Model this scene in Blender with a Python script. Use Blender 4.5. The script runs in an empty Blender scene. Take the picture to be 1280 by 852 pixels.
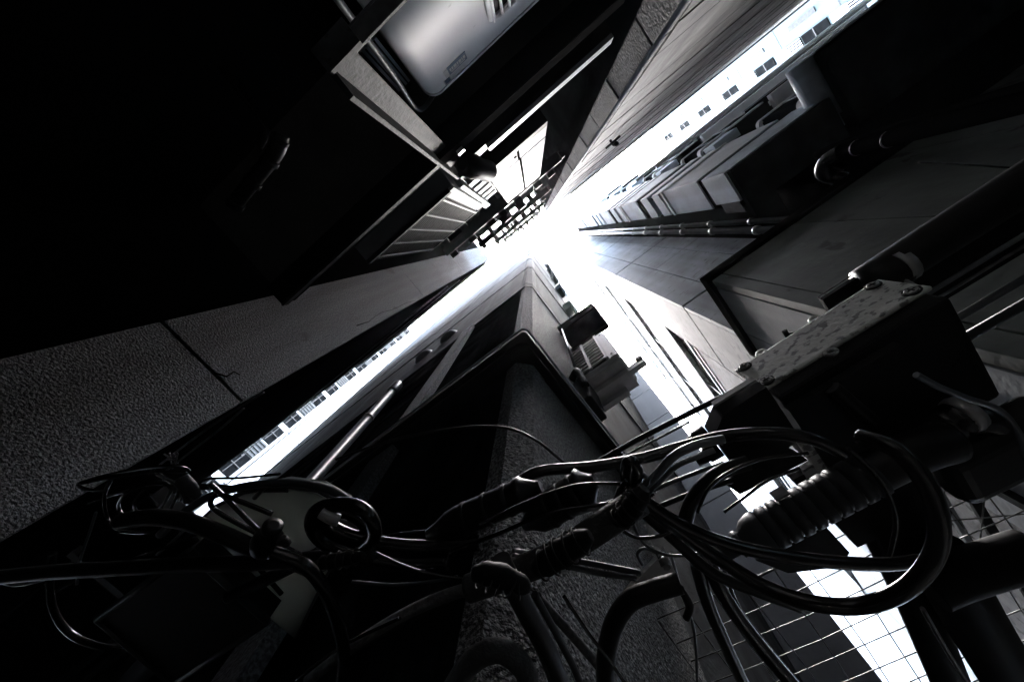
import bpy, bmesh, math, random
from mathutils import Vector, Matrix
random.seed(7)
S = bpy.context.scene
C = S.collection
CZ = 1.5                       # height of the lens above the alley floor; heights "h" below are above the lens

# ------------------------------------------------------------------ camera
F_PX, ZEN, YAW = 482.1, (664.7, 293.9), 0.6782   # measured from the photograph's vanishing points
_n = Vector((ZEN[0]-640, ZEN[1]-426, F_PX)).normalized()
_v = Vector((math.cos(YAW), -math.sin(YAW), 0)); _X = (_v - _v.dot(_n)*_n).normalized(); _Y = _n.cross(_X)
def ray(u, v):
    c = Vector((u-640, v-426, F_PX)); return Vector((_X.dot(c), _Y.dot(c), _n.dot(c)))
def at(u, v, h):               # the point of the horizontal plane h above the lens that shows at a pixel
    d = ray(u, v); return Vector((d.x/d.z*h, d.y/d.z*h, h))
cam = bpy.data.cameras.new('camera'); camo = bpy.data.objects.new('camera', cam); C.objects.link(camo)
cam.sensor_width = 36; cam.lens = 36*F_PX/1280; cam.clip_start = 0.02; cam.clip_end = 2000
R = Vector((_X.x, _Y.x, _n.x)); D = Vector((_X.y, _Y.y, _n.y)); B = -Vector((_X.z, _Y.z, _n.z)); U = -D
camo.matrix_world = Matrix(((R.x, U.x, B.x, 0), (R.y, U.y, B.y, 0), (R.z, U.z, B.z, CZ), (0, 0, 0, 1)))
S.camera = camo

# ------------------------------------------------------------------ light
SUN_EL, SUN_AZ = math.radians(77), math.radians(2)
w = bpy.data.worlds.new('World'); S.world = w; w.use_nodes = True
nt = w.node_tree; bg = nt.nodes['Background']
sky = nt.nodes.new('ShaderNodeTexSky'); sky.sky_type = 'NISHITA'; sky.sun_disc = False
sky.sun_elevation = SUN_EL; sky.sun_rotation = SUN_AZ; sky.dust_density = 2.5; sky.air_density = 1.0; sky.ozone_density = 0.6
hs = nt.nodes.new('ShaderNodeHueSaturation'); hs.inputs['Hue'].default_value = 0.485; hs.inputs['Saturation'].default_value = 0.85   # thin cloud
nt.links.new(sky.outputs[0], hs.inputs['Color']); nt.links.new(hs.outputs[0], bg.inputs[0])
bg.inputs[1].default_value = 0.15
sd = bpy.data.lights.new('sun', 'SUN'); sd.energy = .5; sd.angle = math.radians(14); sd.color = (1, .99, .97)
so = bpy.data.objects.new('sun', sd); C.objects.link(so)
so.rotation_euler = (-(math.pi/2-SUN_EL), 0, -SUN_AZ)
S.view_settings.view_transform = 'Standard'; S.view_settings.look = 'None'; S.view_settings.gamma = 1
S.view_settings.exposure = 5.2
S.cycles.max_bounces = 5; S.cycles.diffuse_bounces = 3; S.cycles.glossy_bounces = 3
S.cycles.use_denoising = True
S.cycles.caustics_reflective = False; S.cycles.caustics_refractive = False

# ------------------------------------------------------------------ materials
def mat(name, c1, c2=None, scale=6, rough=.7, metal=0, bump=0, bscale=60, spots=None, spec=.5, streak=None, bdist=.01, lo=.35, hi=.65, detail=6):
    m = bpy.data.materials.new(name); m.use_nodes = True; t = m.node_tree; L = t.links.new
    p = t.nodes['Principled BSDF']; p.inputs['Roughness'].default_value = rough; p.inputs['Metallic'].default_value = metal
    p.inputs['Specular IOR Level'].default_value = spec
    geo = t.nodes.new('ShaderNodeNewGeometry')
    def noise(sc, det=6, vec=None):
        n = t.nodes.new('ShaderNodeTexNoise'); n.inputs['Scale'].default_value = sc; n.inputs['Detail'].default_value = det
        L(vec or geo.outputs['Position'], n.inputs['Vector']); return n
    c2 = c2 or tuple(x*.7 for x in c1)
    r = t.nodes.new('ShaderNodeValToRGB'); r.color_ramp.elements[0].position = lo; r.color_ramp.elements[1].position = hi
    r.color_ramp.elements[0].color = (*c2, 1); r.color_ramp.elements[1].color = (*c1, 1)
    L(noise(scale, detail).outputs[0], r.inputs[0]); col = r.outputs[0]
    if streak:                                            # rain streaks: noise stretched down the wall
        mp = t.nodes.new('ShaderNodeMapping'); mp.inputs['Scale'].default_value = (1, 1, .05); L(geo.outputs['Position'], mp.inputs[0])
        n = noise(streak[0], 5, mp.outputs[0]); rr = t.nodes.new('ShaderNodeValToRGB')
        rr.color_ramp.elements[0].position = .38; rr.color_ramp.elements[1].position = .62
        rr.color_ramp.elements[0].color = (*(streak[1],)*3, 1); rr.color_ramp.elements[1].color = (1, 1, 1, 1)
        L(n.outputs[0], rr.inputs[0]); mx = t.nodes.new('ShaderNodeMix'); mx.data_type = 'RGBA'; mx.blend_type = 'MULTIPLY'
        mx.inputs[0].default_value = 1; L(col, mx.inputs[6]); L(rr.outputs[0], mx.inputs[7]); col = mx.outputs[2]
    if spots:                                             # pits, rust or dirt spots
        sc, thr, cs, st = spots
        mp = t.nodes.new('ShaderNodeMapping'); mp.inputs['Scale'].default_value = st; L(geo.outputs['Position'], mp.inputs[0])
        n = noise(sc, 4, mp.outputs[0]); rr = t.nodes.new('ShaderNodeValToRGB')
        rr.color_ramp.elements[0].position = thr; rr.color_ramp.elements[1].position = thr+.05
        rr.color_ramp.elements[0].color = (0, 0, 0, 1); rr.color_ramp.elements[1].color = (1, 1, 1, 1)
        L(n.outputs[0], rr.inputs[0]); mx = t.nodes.new('ShaderNodeMix'); mx.data_type = 'RGBA'
        L(rr.outputs[0], mx.inputs[0]); L(col, mx.inputs[6]); mx.inputs[7].default_value = (*cs, 1); col = mx.outputs[2]
    L(col, p.inputs['Base Color'])
    if bump:
        b = t.nodes.new('ShaderNodeBump'); b.inputs['Strength'].default_value = bump; b.inputs['Distance'].default_value = bdist
        L(noise(bscale, 3).outputs[0], b.inputs['Height']); L(b.outputs[0], p.inputs['Normal'])
    return m
g = lambda v, t=(1, 1, 1): tuple(v*x for x in t)
COOL = (.92, 1, 1.08)
M = dict(
 shade_black=mat('deep_shade_black', g(.008), g(.004), 3, .9, spec=0, bump=.2, bscale=20),  # near-black colour standing in for deep shade in recesses and under slabs
 asphalt=mat('asphalt', g(.06), g(.03), 8, .9, bump=.6, bscale=200),
 stucco=mat('rough_stucco', g(.25, COOL), g(.09, COOL), 70, .85, bump=1, bscale=80, bdist=.024, streak=(2.5, .5), spots=(2.2, .63, g(.06), (1, 1, .6)), lo=.40, hi=.62, detail=3),
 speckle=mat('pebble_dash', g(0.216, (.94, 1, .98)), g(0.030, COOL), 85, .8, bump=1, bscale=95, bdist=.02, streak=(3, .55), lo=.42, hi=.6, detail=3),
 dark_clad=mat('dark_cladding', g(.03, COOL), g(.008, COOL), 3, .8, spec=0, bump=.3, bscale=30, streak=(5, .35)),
 band=mat('cornice_concrete', g(0.120, COOL), g(0.060, COOL), 4, .8, bump=.3, bscale=60, streak=(3, .6)),
 grey_conc=mat('grey_concrete', g(.27, COOL), g(.12, COOL), 1.6, .75, bump=.3, bscale=25, streak=(2.5, .4), spots=(6, .60, g(.02), (1, 1, 2.6))),
 light_conc=mat('light_concrete', g(.165), g(.07), 2.5, .8, bump=.25, bscale=30, streak=(3, .45), spots=(8, .555, g(.015), (1, 1, 1.8))),
 speckle_dark=mat('dark_pebble_dash', g(.085, (.94, 1, .98)), g(.014, COOL), 40, .8, bump=1, bscale=60, bdist=.03, streak=(3, .4), lo=.38, hi=.62, detail=4),
 white_wall=mat('white_wall', g(.8), g(.7), 2, .6, streak=(3, .85)),
 green_conc=mat('podium_concrete', (.135, .16, .145), (.07, .085, .075), 2.4, .7, bump=.25, bscale=20, streak=(3, .5), spots=(7, .62, g(.012), (1, 1, .5))),
 pale_render=mat('pale_render', g(0.360, COOL), g(0.270, COOL), 3, .8, bump=.15, bscale=40, streak=(4, .7), spots=(10, .7, g(.05), (1, 1, .7))),
 board=mat('board_concrete', (0.195, 0.195, 0.19), (0.085, 0.086, 0.085), 5, .8, bump=.5, bscale=35, streak=(9, .45)),
 block=mat('block_stone', g(0.066, COOL), g(0.033, COOL), 5, .8, bump=.5, bscale=70),
 dark_wall=mat('dark_paint_wall', g(0.036), g(0.018), 2, .55, bump=.2, bscale=20, streak=(3, .5)),
 black_steel=mat('black_steel', g(.012), g(.006), 12, .6, spec=.06, bump=.1, bscale=90),
 galv=mat('galvanised_steel', g(.024, COOL), g(.011, COOL), 25, .7, metal=.0, spec=.08, bump=.15, bscale=90, spots=(30, .58, g(.01), (1, 1, 1))),
 pale_steel=mat('pale_painted_steel', g(0.330, COOL), g(0.252, COOL), 10, .45),
 white_enamel=mat('white_enamel', (.72, .73, .74), (.62, .63, .64), 1.5, .6, spec=.35, spots=(6, .68, g(.35), (1, 1, 3))),
 grey_enamel=mat('grey_enamel', g(.6), g(.48), 4, .45, streak=(6, .7)),
 black_grille=mat('black_grille', g(.012), g(.008), 20, .6, spec=.15),
 fins=mat('dark_fins', g(.022), g(.012), 20, .6, spec=.1),
 rubber=mat('black_rubber', g(.008), g(.004), 30, .42, spec=.2, bump=.05, bscale=120),
 gloss=mat('glossy_black_cable', g(.008), g(.004), 30, .25, spec=.45),
 matte=mat('matte_black_tube', g(.006), g(.004), 30, .6, spec=.1),
 grey_pvc=mat('grey_pvc', g(0.102, COOL), g(0.072, COOL), 8, .35),
 dim_pvc=mat('dark_grey_pvc', g(.038, COOL), g(.022, COOL), 8, .5, spec=.3),
 white_pvc=mat('white_pvc', g(.78), g(.66), 5, .4, streak=(4, .85)),
 box_plate=mat('speckled_cover', (0.468, 0.480, 0.456), (0.396, 0.408, 0.384), 14, .5, bump=.15, bscale=80, spots=(70, .55, g(.12), (.6, 1, 1))),
 glass=mat('dark_glass', g(.012, COOL), g(.006), 2, .5, spec=0),
 frame=mat('window_frame', g(.06), g(.04), 8, .5, spec=.2),
 louvre=mat('grey_louvre', g(.10), g(.07), 8, .6, spec=.1),
 pale_tile=mat('pale_tile', (.15, .185, .19), (.13, .165, .17), 3, .6, spec=.1),
 cabinet_white=mat('cabinet_white', g(.20, COOL), g(.16, COOL), 2, .6, spec=.1, streak=(5, .8)),
 balcony=mat('balcony_render', g(.74, (.88, 1, 1.12)), g(.58, (.88, 1, 1.12)), 2.5, .6, bump=.15, bscale=40, streak=(3, .6)),
 stained_shade_dark=mat('stained_shade_concrete', g(.05, COOL), g(.018, COOL), 2.5, .8, spec=.1, bump=.3, bscale=40, streak=(3.5, .3)),  # stained concrete; also paints the canopy shadow on the side wall
 soffit=mat('soffit_concrete', g(0.078, COOL), g(0.042, COOL), 3, .75, bump=.25, bscale=40),
 rust_deck=mat('deck_plate', (.055, .052, .05), (.028, .027, .026), 6, .6, bump=.2, bscale=60),

 wire=mat('steel_wire', g(.16), g(.06), 30, .4, metal=.6),
 bolt=mat('bolt_steel', g(.3), g(.12), 40, .4, metal=.8),
 tape=mat('silver_tape', g(.34), g(.22), 20, .35, metal=.3),
 label_blue=mat('label_blue', (.02, .05, .12), (.015, .04, .10), 4, .5),
 label_white=mat('label_white', g(0.420), g(0.360), 4, .5),
 fabric=mat('taped_cable_wrap', g(0.030), g(0.012), 40, .7, bump=.6, bscale=120, bdist=.004),
 rope=mat('grey_rope', g(0.120), g(0.048), 60, .7, bump=.6, bscale=150, bdist=.003),
)

def translucent(name, c, t_):
    m = bpy.data.materials.new(name); m.use_nodes = True; t = m.node_tree; p = t.nodes['Principled BSDF']
    p.inputs['Base Color'].default_value = (*c, 1); p.inputs['Roughness'].default_value = .5
    tr = t.nodes.new('ShaderNodeBsdfTranslucent'); tr.inputs[0].default_value = (*c, 1)
    mx = t.nodes.new('ShaderNodeMixShader'); mx.inputs[0].default_value = t_
    t.links.new(p.outputs[0], mx.inputs[1]); t.links.new(tr.outputs[0], mx.inputs[2]); t.links.new(mx.outputs[0], t.nodes['Material Output'].inputs[0]); return m
M['dish_shell'] = translucent('milky_plastic', (.24, .255, .24), .65)

# ------------------------------------------------------------------ builders
ROOT = {}
def bm_(): return bmesh.new()
def box(bm, x0, x1, y0, y1, z0, z1, bev=0, seg=2):
    vs = [bm.verts.new((x, y, z)) for z in (z0, z1) for y in (y0, y1) for x in (x0, x1)]
    fs = [bm.faces.new([vs[i] for i in q]) for q in ((0, 2, 3, 1), (4, 5, 7, 6), (0, 1, 5, 4), (2, 6, 7, 3), (0, 4, 6, 2), (1, 3, 7, 5))]
    if bev:
        es = list({e for f in fs for e in f.edges})
        bmesh.ops.bevel(bm, geom=es, offset=bev, segments=seg, affect='EDGES', profile=.5)
    return bm
def prism(bm, pts, z0, z1):
    lo = [bm.verts.new((*p, z0)) for p in pts]; hi = [bm.verts.new((*p, z1)) for p in pts]; n = len(pts)
    bm.faces.new(lo[::-1]); bm.faces.new(hi)
    for i in range(n): bm.faces.new((lo[i], lo[(i+1) % n], hi[(i+1) % n], hi[i]))
    return bm
def smooth_path(pts, k=6):
    P = [Vector(p) for p in pts]
    if len(P) < 3: return P
    out = []
    for i in range(len(P)-1):
        a, b, c, d = P[max(i-1, 0)], P[i], P[i+1], P[min(i+2, len(P)-1)]
        for s in range(k):
            t = s/k; out.append(.5*((2*b)+(c-a)*t+(2*a-5*b+4*c-d)*t*t+(3*b-a-3*c+d)*t**3))
    return out+[P[-1]]
def tube(bm, pts, r, n=10, smooth=True, k=6, closed=False):
    P = smooth_path(pts, k) if smooth else [Vector(p) for p in pts]
    rr = r if callable(r) else (lambda t: r)
    rings = []; up = None
    for i, p in enumerate(P):
        d = (P[min(i+1, len(P)-1)]-P[max(i-1, 0)]).normalized()
        if up is None: up = d.orthogonal().normalized()
        up = (up-up.dot(d)*d)
        up = up.normalized() if up.length > 1e-6 else d.orthogonal().normalized()
        s = d.cross(up); R_ = rr(i/max(1, len(P)-1))
        rings.append([bm.verts.new(p+R_*(math.cos(a)*up+math.sin(a)*s)) for a in [2*math.pi*j/n for j in range(n)]])
    for a, b in zip(rings, rings[1:]):
        for j in range(n):
            f = bm.faces.new((a[j], a[(j+1) % n], b[(j+1) % n], b[j])); f.smooth = True
    bm.faces.new(rings[0][::-1]); bm.faces.new(rings[-1])
    return bm
def ring(bm, c, axis, R_, r, n=20, m=8):                 # torus about an axis
    a = Vector(axis).normalized(); u = a.orthogonal().normalized(); v = a.cross(u); c = Vector(c); vs = []
    for i in range(n):
        t = 2*math.pi*i/n; d = math.cos(t)*u+math.sin(t)*v
        vs.append([bm.verts.new(c+d*(R_+r*math.cos(2*math.pi*j/m))+a*r*math.sin(2*math.pi*j/m)) for j in range(m)])
    for i in range(n):
        for j in range(m):
            f = bm.faces.new((vs[i][j], vs[(i+1) % n][j], vs[(i+1) % n][(j+1) % m], vs[i][(j+1) % m])); f.smooth = True
    return bm
def lathe(bm, c, axis, prof, n=20):                      # profile of (along, radius)
    a = Vector(axis).normalized(); c = Vector(c); u = a.orthogonal().normalized(); v = a.cross(u); R_ = []
    for s, r in prof:
        R_.append([bm.verts.new(c+a*s+max(r, 1e-4)*(math.cos(2*math.pi*j/n)*u+math.sin(2*math.pi*j/n)*v)) for j in range(n)])
    for p, q in zip(R_, R_[1:]):
        for j in range(n):
            f = bm.faces.new((p[j], p[(j+1) % n], q[(j+1) % n], q[j])); f.smooth = True
    bm.faces.new(R_[0][::-1]); bm.faces.new(R_[-1])
    return bm
def obj(name, bm, m, parent=None, label=None, auto=True):
    bmesh.ops.recalc_face_normals(bm, faces=bm.faces)
    me = bpy.data.meshes.new(name); o = bpy.data.objects.new(name, me); C.objects.link(o)
    off = ROOT.get(parent.name, Vector((0, 0, 0))) if parent else None
    if parent:
        bmesh.ops.translate(bm, verts=bm.verts, vec=-off); o.parent = parent; ROOT[o.name] = off
    else:
        xs = [v.co for v in bm.verts]; c = sum(xs, Vector())/len(xs); c.z = min(v.z for v in xs)
        bmesh.ops.translate(bm, verts=bm.verts, vec=-c); o.location = c+Vector((0, 0, CZ)); ROOT[o.name] = c
    bm.to_mesh(me); bm.free(); me.materials.append(M[m])
    if label: o['label'] = label
    return o
def tag(o, label, cat, group=None, kind=None):
    if label: o['label'] = label
    if cat: o['category'] = cat
    if group: o['group'] = group
    if kind: o['kind'] = kind
    return o
def thing(name, label, cat, loc, group=None):
    o = bpy.data.objects.new(name, None); C.objects.link(o); o.empty_display_size = .2
    o.location = Vector(loc)+Vector((0, 0, CZ)); ROOT[o.name] = Vector(loc)
    return tag(o, label, cat, group)
def dup(root, delta, label):
    r = root.copy(); C.objects.link(r); r.location = root.location+Vector(delta); r['label'] = label
    for ch in list(root.children):
        c = ch.copy(); C.objects.link(c); c.parent = r
        for gch in ch.children:
            d = gch.copy(); C.objects.link(d); d.parent = c
    return r
def piece(name, parent, m, *b, bev=0, label=None):
    return obj(name, box(bm_(), *b, bev=bev), m, parent, label)
G0 = -CZ

# ================================================================== SETTING
tag(obj('ground', box(bm_(), -60, 60, -60, 60, G0-.3, G0), 'asphalt'), 'dark asphalt alley floor', None, kind='structure')

# ------------------------------------------------------------------ B: the corner building that comes to a point overhead
HB = 33
b = thing('corner_building', 'dark tower with a rough chamfered corner rising to a point at the centre', 'building', (-3, 4, G0))
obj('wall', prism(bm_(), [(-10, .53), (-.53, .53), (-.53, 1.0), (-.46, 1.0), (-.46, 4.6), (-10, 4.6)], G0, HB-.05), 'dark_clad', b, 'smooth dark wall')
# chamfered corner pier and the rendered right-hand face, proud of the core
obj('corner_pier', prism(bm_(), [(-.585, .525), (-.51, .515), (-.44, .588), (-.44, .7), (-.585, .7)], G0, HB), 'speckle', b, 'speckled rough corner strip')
piece('side_render', b, 'speckle', -.47, -.446, .702, 1.62, G0, 5.55, label='speckled rough render of the lower side wall')
for i, z in enumerate((5.6, 9.0, 12.2, 15.4, 18.6, 21.8, 25, 28.2)):
    z1 = z+3.2 if i < 7 else HB-.05
    piece('wall_panel', b, 'speckle_dark', -.47, -.447, .702, 4.6, z+.42, z1)
    piece('wall_panel', b, 'stained_shade_dark', -10, -.586, .507+.002*(i % 2), .531, z+.42, z1-.02)
    bmx = prism(bm_(), [(-10, .502), (-.505, .502), (-.432, .58), (-.432, 4.6), (-.46, 4.6), (-.46, .6), (-.52, .54), (-10, .53)], z, z+.4)
    obj('string_course', bmx, 'stained_shade_dark', b)
piece('pilaster', b, 'stucco', -1.68, -1.47, .47, .532, G0, 5.59, label='pale vertical strip of rough render')
for k in range(26):
    z = -1.4+k*.26
    piece('cladding_strip', b, 'dark_clad', -9.9, -1.72, .518-.006*(k % 2), .531, z, z+.235)
for x in (-2.34, -2.97):
    v = obj('vent_hood', lathe(bm_(), (x, .525, 6.9), (0, -1, 0), [(0, .2), (.02, .2), (.05, .185), (.09, .15), (.12, .09), (.13, .01)], 24), 'dim_pvc', b)
    obj('vent_rim', ring(bm_(), (x, .518, 6.9), (0, 1, 0), .205, .014, 24, 6), 'grey_pvc', v)
piece('shaded_side_wall', b, 'stained_shade_dark', -.47, -.449, 1.624, 4.6, G0, 5.55, label='lower side wall coloured dark for the canopy shadow behind the air conditioner')  # dark colour stands in for the canopy's shadow on the render
# exhaust hoods with a riser on the right-hand face
t = thing('exhaust_riser', 'white exhaust pipe stepping up past dark wedge hoods on the corner building', 'exhaust pipe', (-.36, 2.05, 9.2))
for z in (9.3, 12.9, 16.5, 20.1, 23.7):
    bmx = bm_(); vs = [(-.446, 1.9, z), (-.446, 2.25, z), (-.3, 2.25, z), (-.27, 1.9, z), (-.446, 1.9, z+.75), (-.446, 2.25, z+.75), (-.22, 2.25, z+.75), (-.22, 1.9, z+.75)]
    V = [bmx.verts.new(q) for q in vs]
    for q in ((0, 3, 2, 1), (4, 5, 6, 7), (0, 1, 5, 4), (1, 2, 6, 5), (2, 3, 7, 6), (3, 0, 4, 7)): bmx.faces.new([V[i] for i in q])
    obj('hood', bmx, 'dark_clad', t)
    obj('pipe', tube(bm_(), [(-.25, 2.35, z+.1), (-.25, 2.35, z+3.4)], .045, 10, False), 'white_pvc', t)
# drain pipe with a cap on the left-hand face
t = thing('drain_pipe', 'grey vertical drain pipe with a collar and cut top on the left dark wall', 'pipe', (-2.75, .45, G0))
obj('pipe', tube(bm_(), [(-2.75, .455, G0), (-2.75, .455, 4.95)], .055, 14, False), 'grey_pvc', t)
obj('collar', lathe(bm_(), (-2.75, .455, 4.8), (0, 0, 1), [(0, .066), (.03, .07), (.26, .07), (.28, .062), (.3, .03)], 14), 'grey_pvc', t)
for z in (1, 2.6, 4): obj('clip', lathe(bm_(), (-2.75, .455, z), (0, 0, 1), [(0, .062), (.05, .062)], 14), 'bolt', t)

# canopy that wraps the corner
HC = 2.15
t = thing('corner_canopy', 'dark flat canopy with a thin bright rim wrapping round the corner pier', 'canopy', (-.5, .5, HC))
def corner_pts(x, y, r, n=6):
    return [(x-r+r*math.sin(a), y+r-r*math.cos(a)) for a in [math.pi/2*i/n for i in range(n+1)]]
outer = corner_pts(-.352, .392, .03)
obj('slab', prism(bm_(), [(-3.3, .400)]+outer+[(-.352, 1.75), (-.452, 1.75), (-.452, .60), (-.52, .54), (-3.3, .54)], HC, HC+.07), 'black_steel', t)
o2 = corner_pts(-.346, .386, .036)
obj('rim', tube(bm_(), [(-3.3, .388, HC+.02)]+[(x+.006, y-.006, HC+.02) for x, y in o2]+[(-.340, 1.75, HC+.02)], .007, 8, False), 'pale_steel', t)
obj('gutter', prism(bm_(), [(-3.3, .43), (-.43, .43), (-.385, .47), (-.385, 1.7), (-.41, 1.7), (-.41, .48), (-.44, .455), (-3.3, .455)], HC-.035, HC-.002), 'black_steel', t)
t = thing('wall_bracket', 'small black bracket lamp on the rough side wall by the canopy', 'bracket', (-.43, 1.2, 2.6))
obj('arm', tube(bm_(), [(-.446, 1.12, 3.0), (-.36, 1.08, 3.0), (-.34, 1.1, 2.7)], .03, 10), 'black_steel', t)
piece('body', t, 'black_steel', -.44, -.33, 1.1, 1.32, 2.5, 2.9, bev=.02)

# air conditioner on the right-hand face of the corner building
def ac_alley():
    t = thing('wall_air_conditioner', 'pale grey air conditioner with a slatted grille on brackets beside the rough corner', 'air conditioner', (-.2, 1.3, 2.9))
    x0, x1, y0, y1, z0, z1 = -.44, -.005, 1.17, 1.46, 3.0, 3.80
    obj('casing', box(bm_(), x0, x1, y0, y1, z0, z1, bev=.035, seg=3), 'grey_enamel', t)
    gx0, gx1, gz0, gz1 = x0+.02, x1-.1, z0+.06, z1-.05
    gb = piece('grille_recess', t, 'black_grille', gx0, gx1, y0-.006, y0+.02, gz0, gz1)
    for k in range(9):
        z = gz0+(gz1-gz0)*(k+.5)/9
        piece('slat', t, 'grey_enamel', gx0, gx1, y0-.022, y0-.008, z-.006, z+.006)
    for x in (gx0, (gx0+gx1)/2, gx1): piece('grille_bar', t, 'grey_enamel', x-.012, x+.012, y0-.026, y0-.006, gz0, gz1)
    piece('side_panel', t, 'grey_enamel', x1-.085, x1-.012, y0-.008, y0+.01, z0+.04, z1-.04)
    for z in (z0+.1, z1-.1): obj('screw', lathe(bm_(), (x1-.05, y0-.009, z), (0, -1, 0), [(0, .01), (.005, .008)], 8), 'black_grille', t)
    piece('drip_tray', t, 'grey_enamel', x0, x1-.02, y0+.01, y1, z0-.05, z0-.004)
    for y, xe in ((1.27, .12), (1.40, -.12)):
        piece('bracket', t, 'grey_enamel', -.446, xe, y, y+.045, 2.86, 2.94)
    obj('bolt', lathe(bm_(), (.09, 1.26, 2.9), (0, -1, 0), [(0, .03), (.02, .03), (.03, .02)], 10), 'bolt', t)
    obj('rod', tube(bm_(), [(-.39, 1.15, 3.2), (-.39, 1.13, 4.7)], .012, 8, False), 'grey_pvc', t)
ac_alley()
t = thing('equipment_cabinet', 'black underside of a cabinet hung on the wall above the grilled air conditioner', 'cabinet', (-.2, 1.3, 4.76))
piece('casing', t, 'dark_clad', -.44, .09, 1.11, 1.49, 4.76, 4.87, bev=.01)
piece('side_rail', t, 'grey_enamel', .091, .105, 1.15, 1.49, 4.775, 4.86)
for y in (1.16, 1.42): piece('support', t, 'black_steel', -.446, .08, y, y+.04, 4.71, 4.757)

# ------------------------------------------------------------------ C: concrete tower to the right of the side alley
HT = 32
c = thing('concrete_tower', 'stained pale concrete tower with long dark window slots beside the alley', 'building', (4, 6, G0))
piece('core', c, 'dark_wall', 1.2, 9, 2.06, 9.9, G0, HT-.2)
rows = [G0, 1.2, 5.25, 9.6, 13.95, 18.3, 22.65, 27, HT]; cols = [1.04, 1.5, 2.12, 2.9, 3.8]
for za, zb in zip(rows, rows[1:]):
    for xa, xb in zip(cols, cols[1:]):
        zm = (za+zb)/2+.35
        for q0, q1 in ((za, zm), (zm, zb)):
            piece('concrete_panel', c, 'grey_conc', xa+(.008 if xa > 1.1 else 0), xb-.008, 2.0+random.uniform(0, .004), 2.07, q0+.05 if q0 == za else q0+.008, q1-.004, bev=.004)
for za, zb in zip(rows, rows[1:]):
    piece('pale_panel', c, 'light_conc', 1.04, 1.22, 2.072, 3.09, za+.025, zb-.02, bev=.004)
win = [(6.3, 7.8), (9.95, 11.5), (13.5, 15.1), (17.1, 18.7), (20.7, 22.3), (24.3, 25.9), (27.9, 29.5)]
zp = G0
for i, (za, zb) in enumerate(win+[(HT, HT)]):
    zm = (zp+za)/2
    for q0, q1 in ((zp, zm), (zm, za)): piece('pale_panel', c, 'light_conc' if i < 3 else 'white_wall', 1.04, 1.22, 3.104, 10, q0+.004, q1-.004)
    if za < HT:
        wf = piece('window', c, 'glass', 1.13, 1.2, 3.104, 9.5, za, zb)
        piece('sill', wf, 'frame', 1.03, 1.128, 3.11, 9.5, za-.002, za+.06)
        piece('frame', wf, 'pale_steel', 1.09, 1.128, 3.11, 9.5, (za+zb)/2-.03, (za+zb)/2+.03)
        for y in (4.7, 6.3, 7.9): piece('mullion', wf, 'frame', 1.085, 1.128, y-.03, y+.03, za+.06, zb)
        piece('pale_panel', c, 'light_conc', 1.042, 1.22, 9.502, 10, za, zb)
    zp = zb

# ------------------------------------------------------------------ podium in front of the tower
HP = 2.9
p = thing('podium_block', 'low grey green concrete block with a thick dark coping at the right', 'building', (3, 1.5, G0))
piece('core', p, 'dark_wall', .85, 7, 1.07, 1.94, G0, HP-.14)
xs = [.80, .885, 1.43, 2.1, 2.8, 3.6, 4.6, 7]
for xa, xb in zip(xs, xs[1:]):
    piece('concrete_panel', p, 'green_conc', xa+.003, xb-.003, 1.02+random.uniform(0, .004), 1.08, G0, HP-.12, bev=.003)
for ya, yb in ((1.083, 1.5), (1.5, 1.99)):
    piece('pale_panel', p, 'pale_render', .80, .86, ya+.003, yb-.003, G0, HP-.12, bev=.003)
piece('coping', p, 'shade_black', .77, 7, .995, 1.73, HP-.119, HP, bev=.008)
piece('corner_post', p, 'black_steel', .775, .80, 1.73, 1.77, G0, HP-.2)
t = thing('wall_valve', 'small black valve fitting on the pale side of the low block', 'valve', (.76, 1.25, 1.9))
obj('body', lathe(bm_(), (.80, 1.24, 1.98), (-1, 0, 0), [(0, .03), (.03, .03), (.05, .045), (.07, .02)], 10), 'black_grille', t)
obj('handle', tube(bm_(), [(.735, 1.18, 2.0), (.73, 1.25, 1.98), (.74, 1.31, 1.95)], .014, 8), 'black_grille', t)

# two vertical pipes with clips between tower and balconies
for (x, y, r, lab) in ((2.0, 1.385, .03, 'thinner upper one of the two dark pipes climbing beside the balconies'), (1.87, 1.405, .038, 'thicker lower one of the two dark pipes climbing beside the concrete tower')):
    t = thing('riser_pipe', lab, 'pipe', (x, y, G0), 'riser pipes beside the balconies')
    obj('pipe', tube(bm_(), [(x, y, G0), (x, y, 26)], r, 14, False), 'grey_pvc', t)
    for k in range(24):
        z = 1.2+k*1.02+(.3 if r < .035 else 0)
        cl = obj('clip', lathe(bm_(), (x, y, z), (0, 0, 1), [(0, r+.003), (.01, r+.011), (.05, r+.011), (.06, r+.003)], 14), 'bolt', t)
    piece('wall_strip', t, 'dark_clad', x+.01, x+.03, y+r, y+r+.02, G0, 26)

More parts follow.
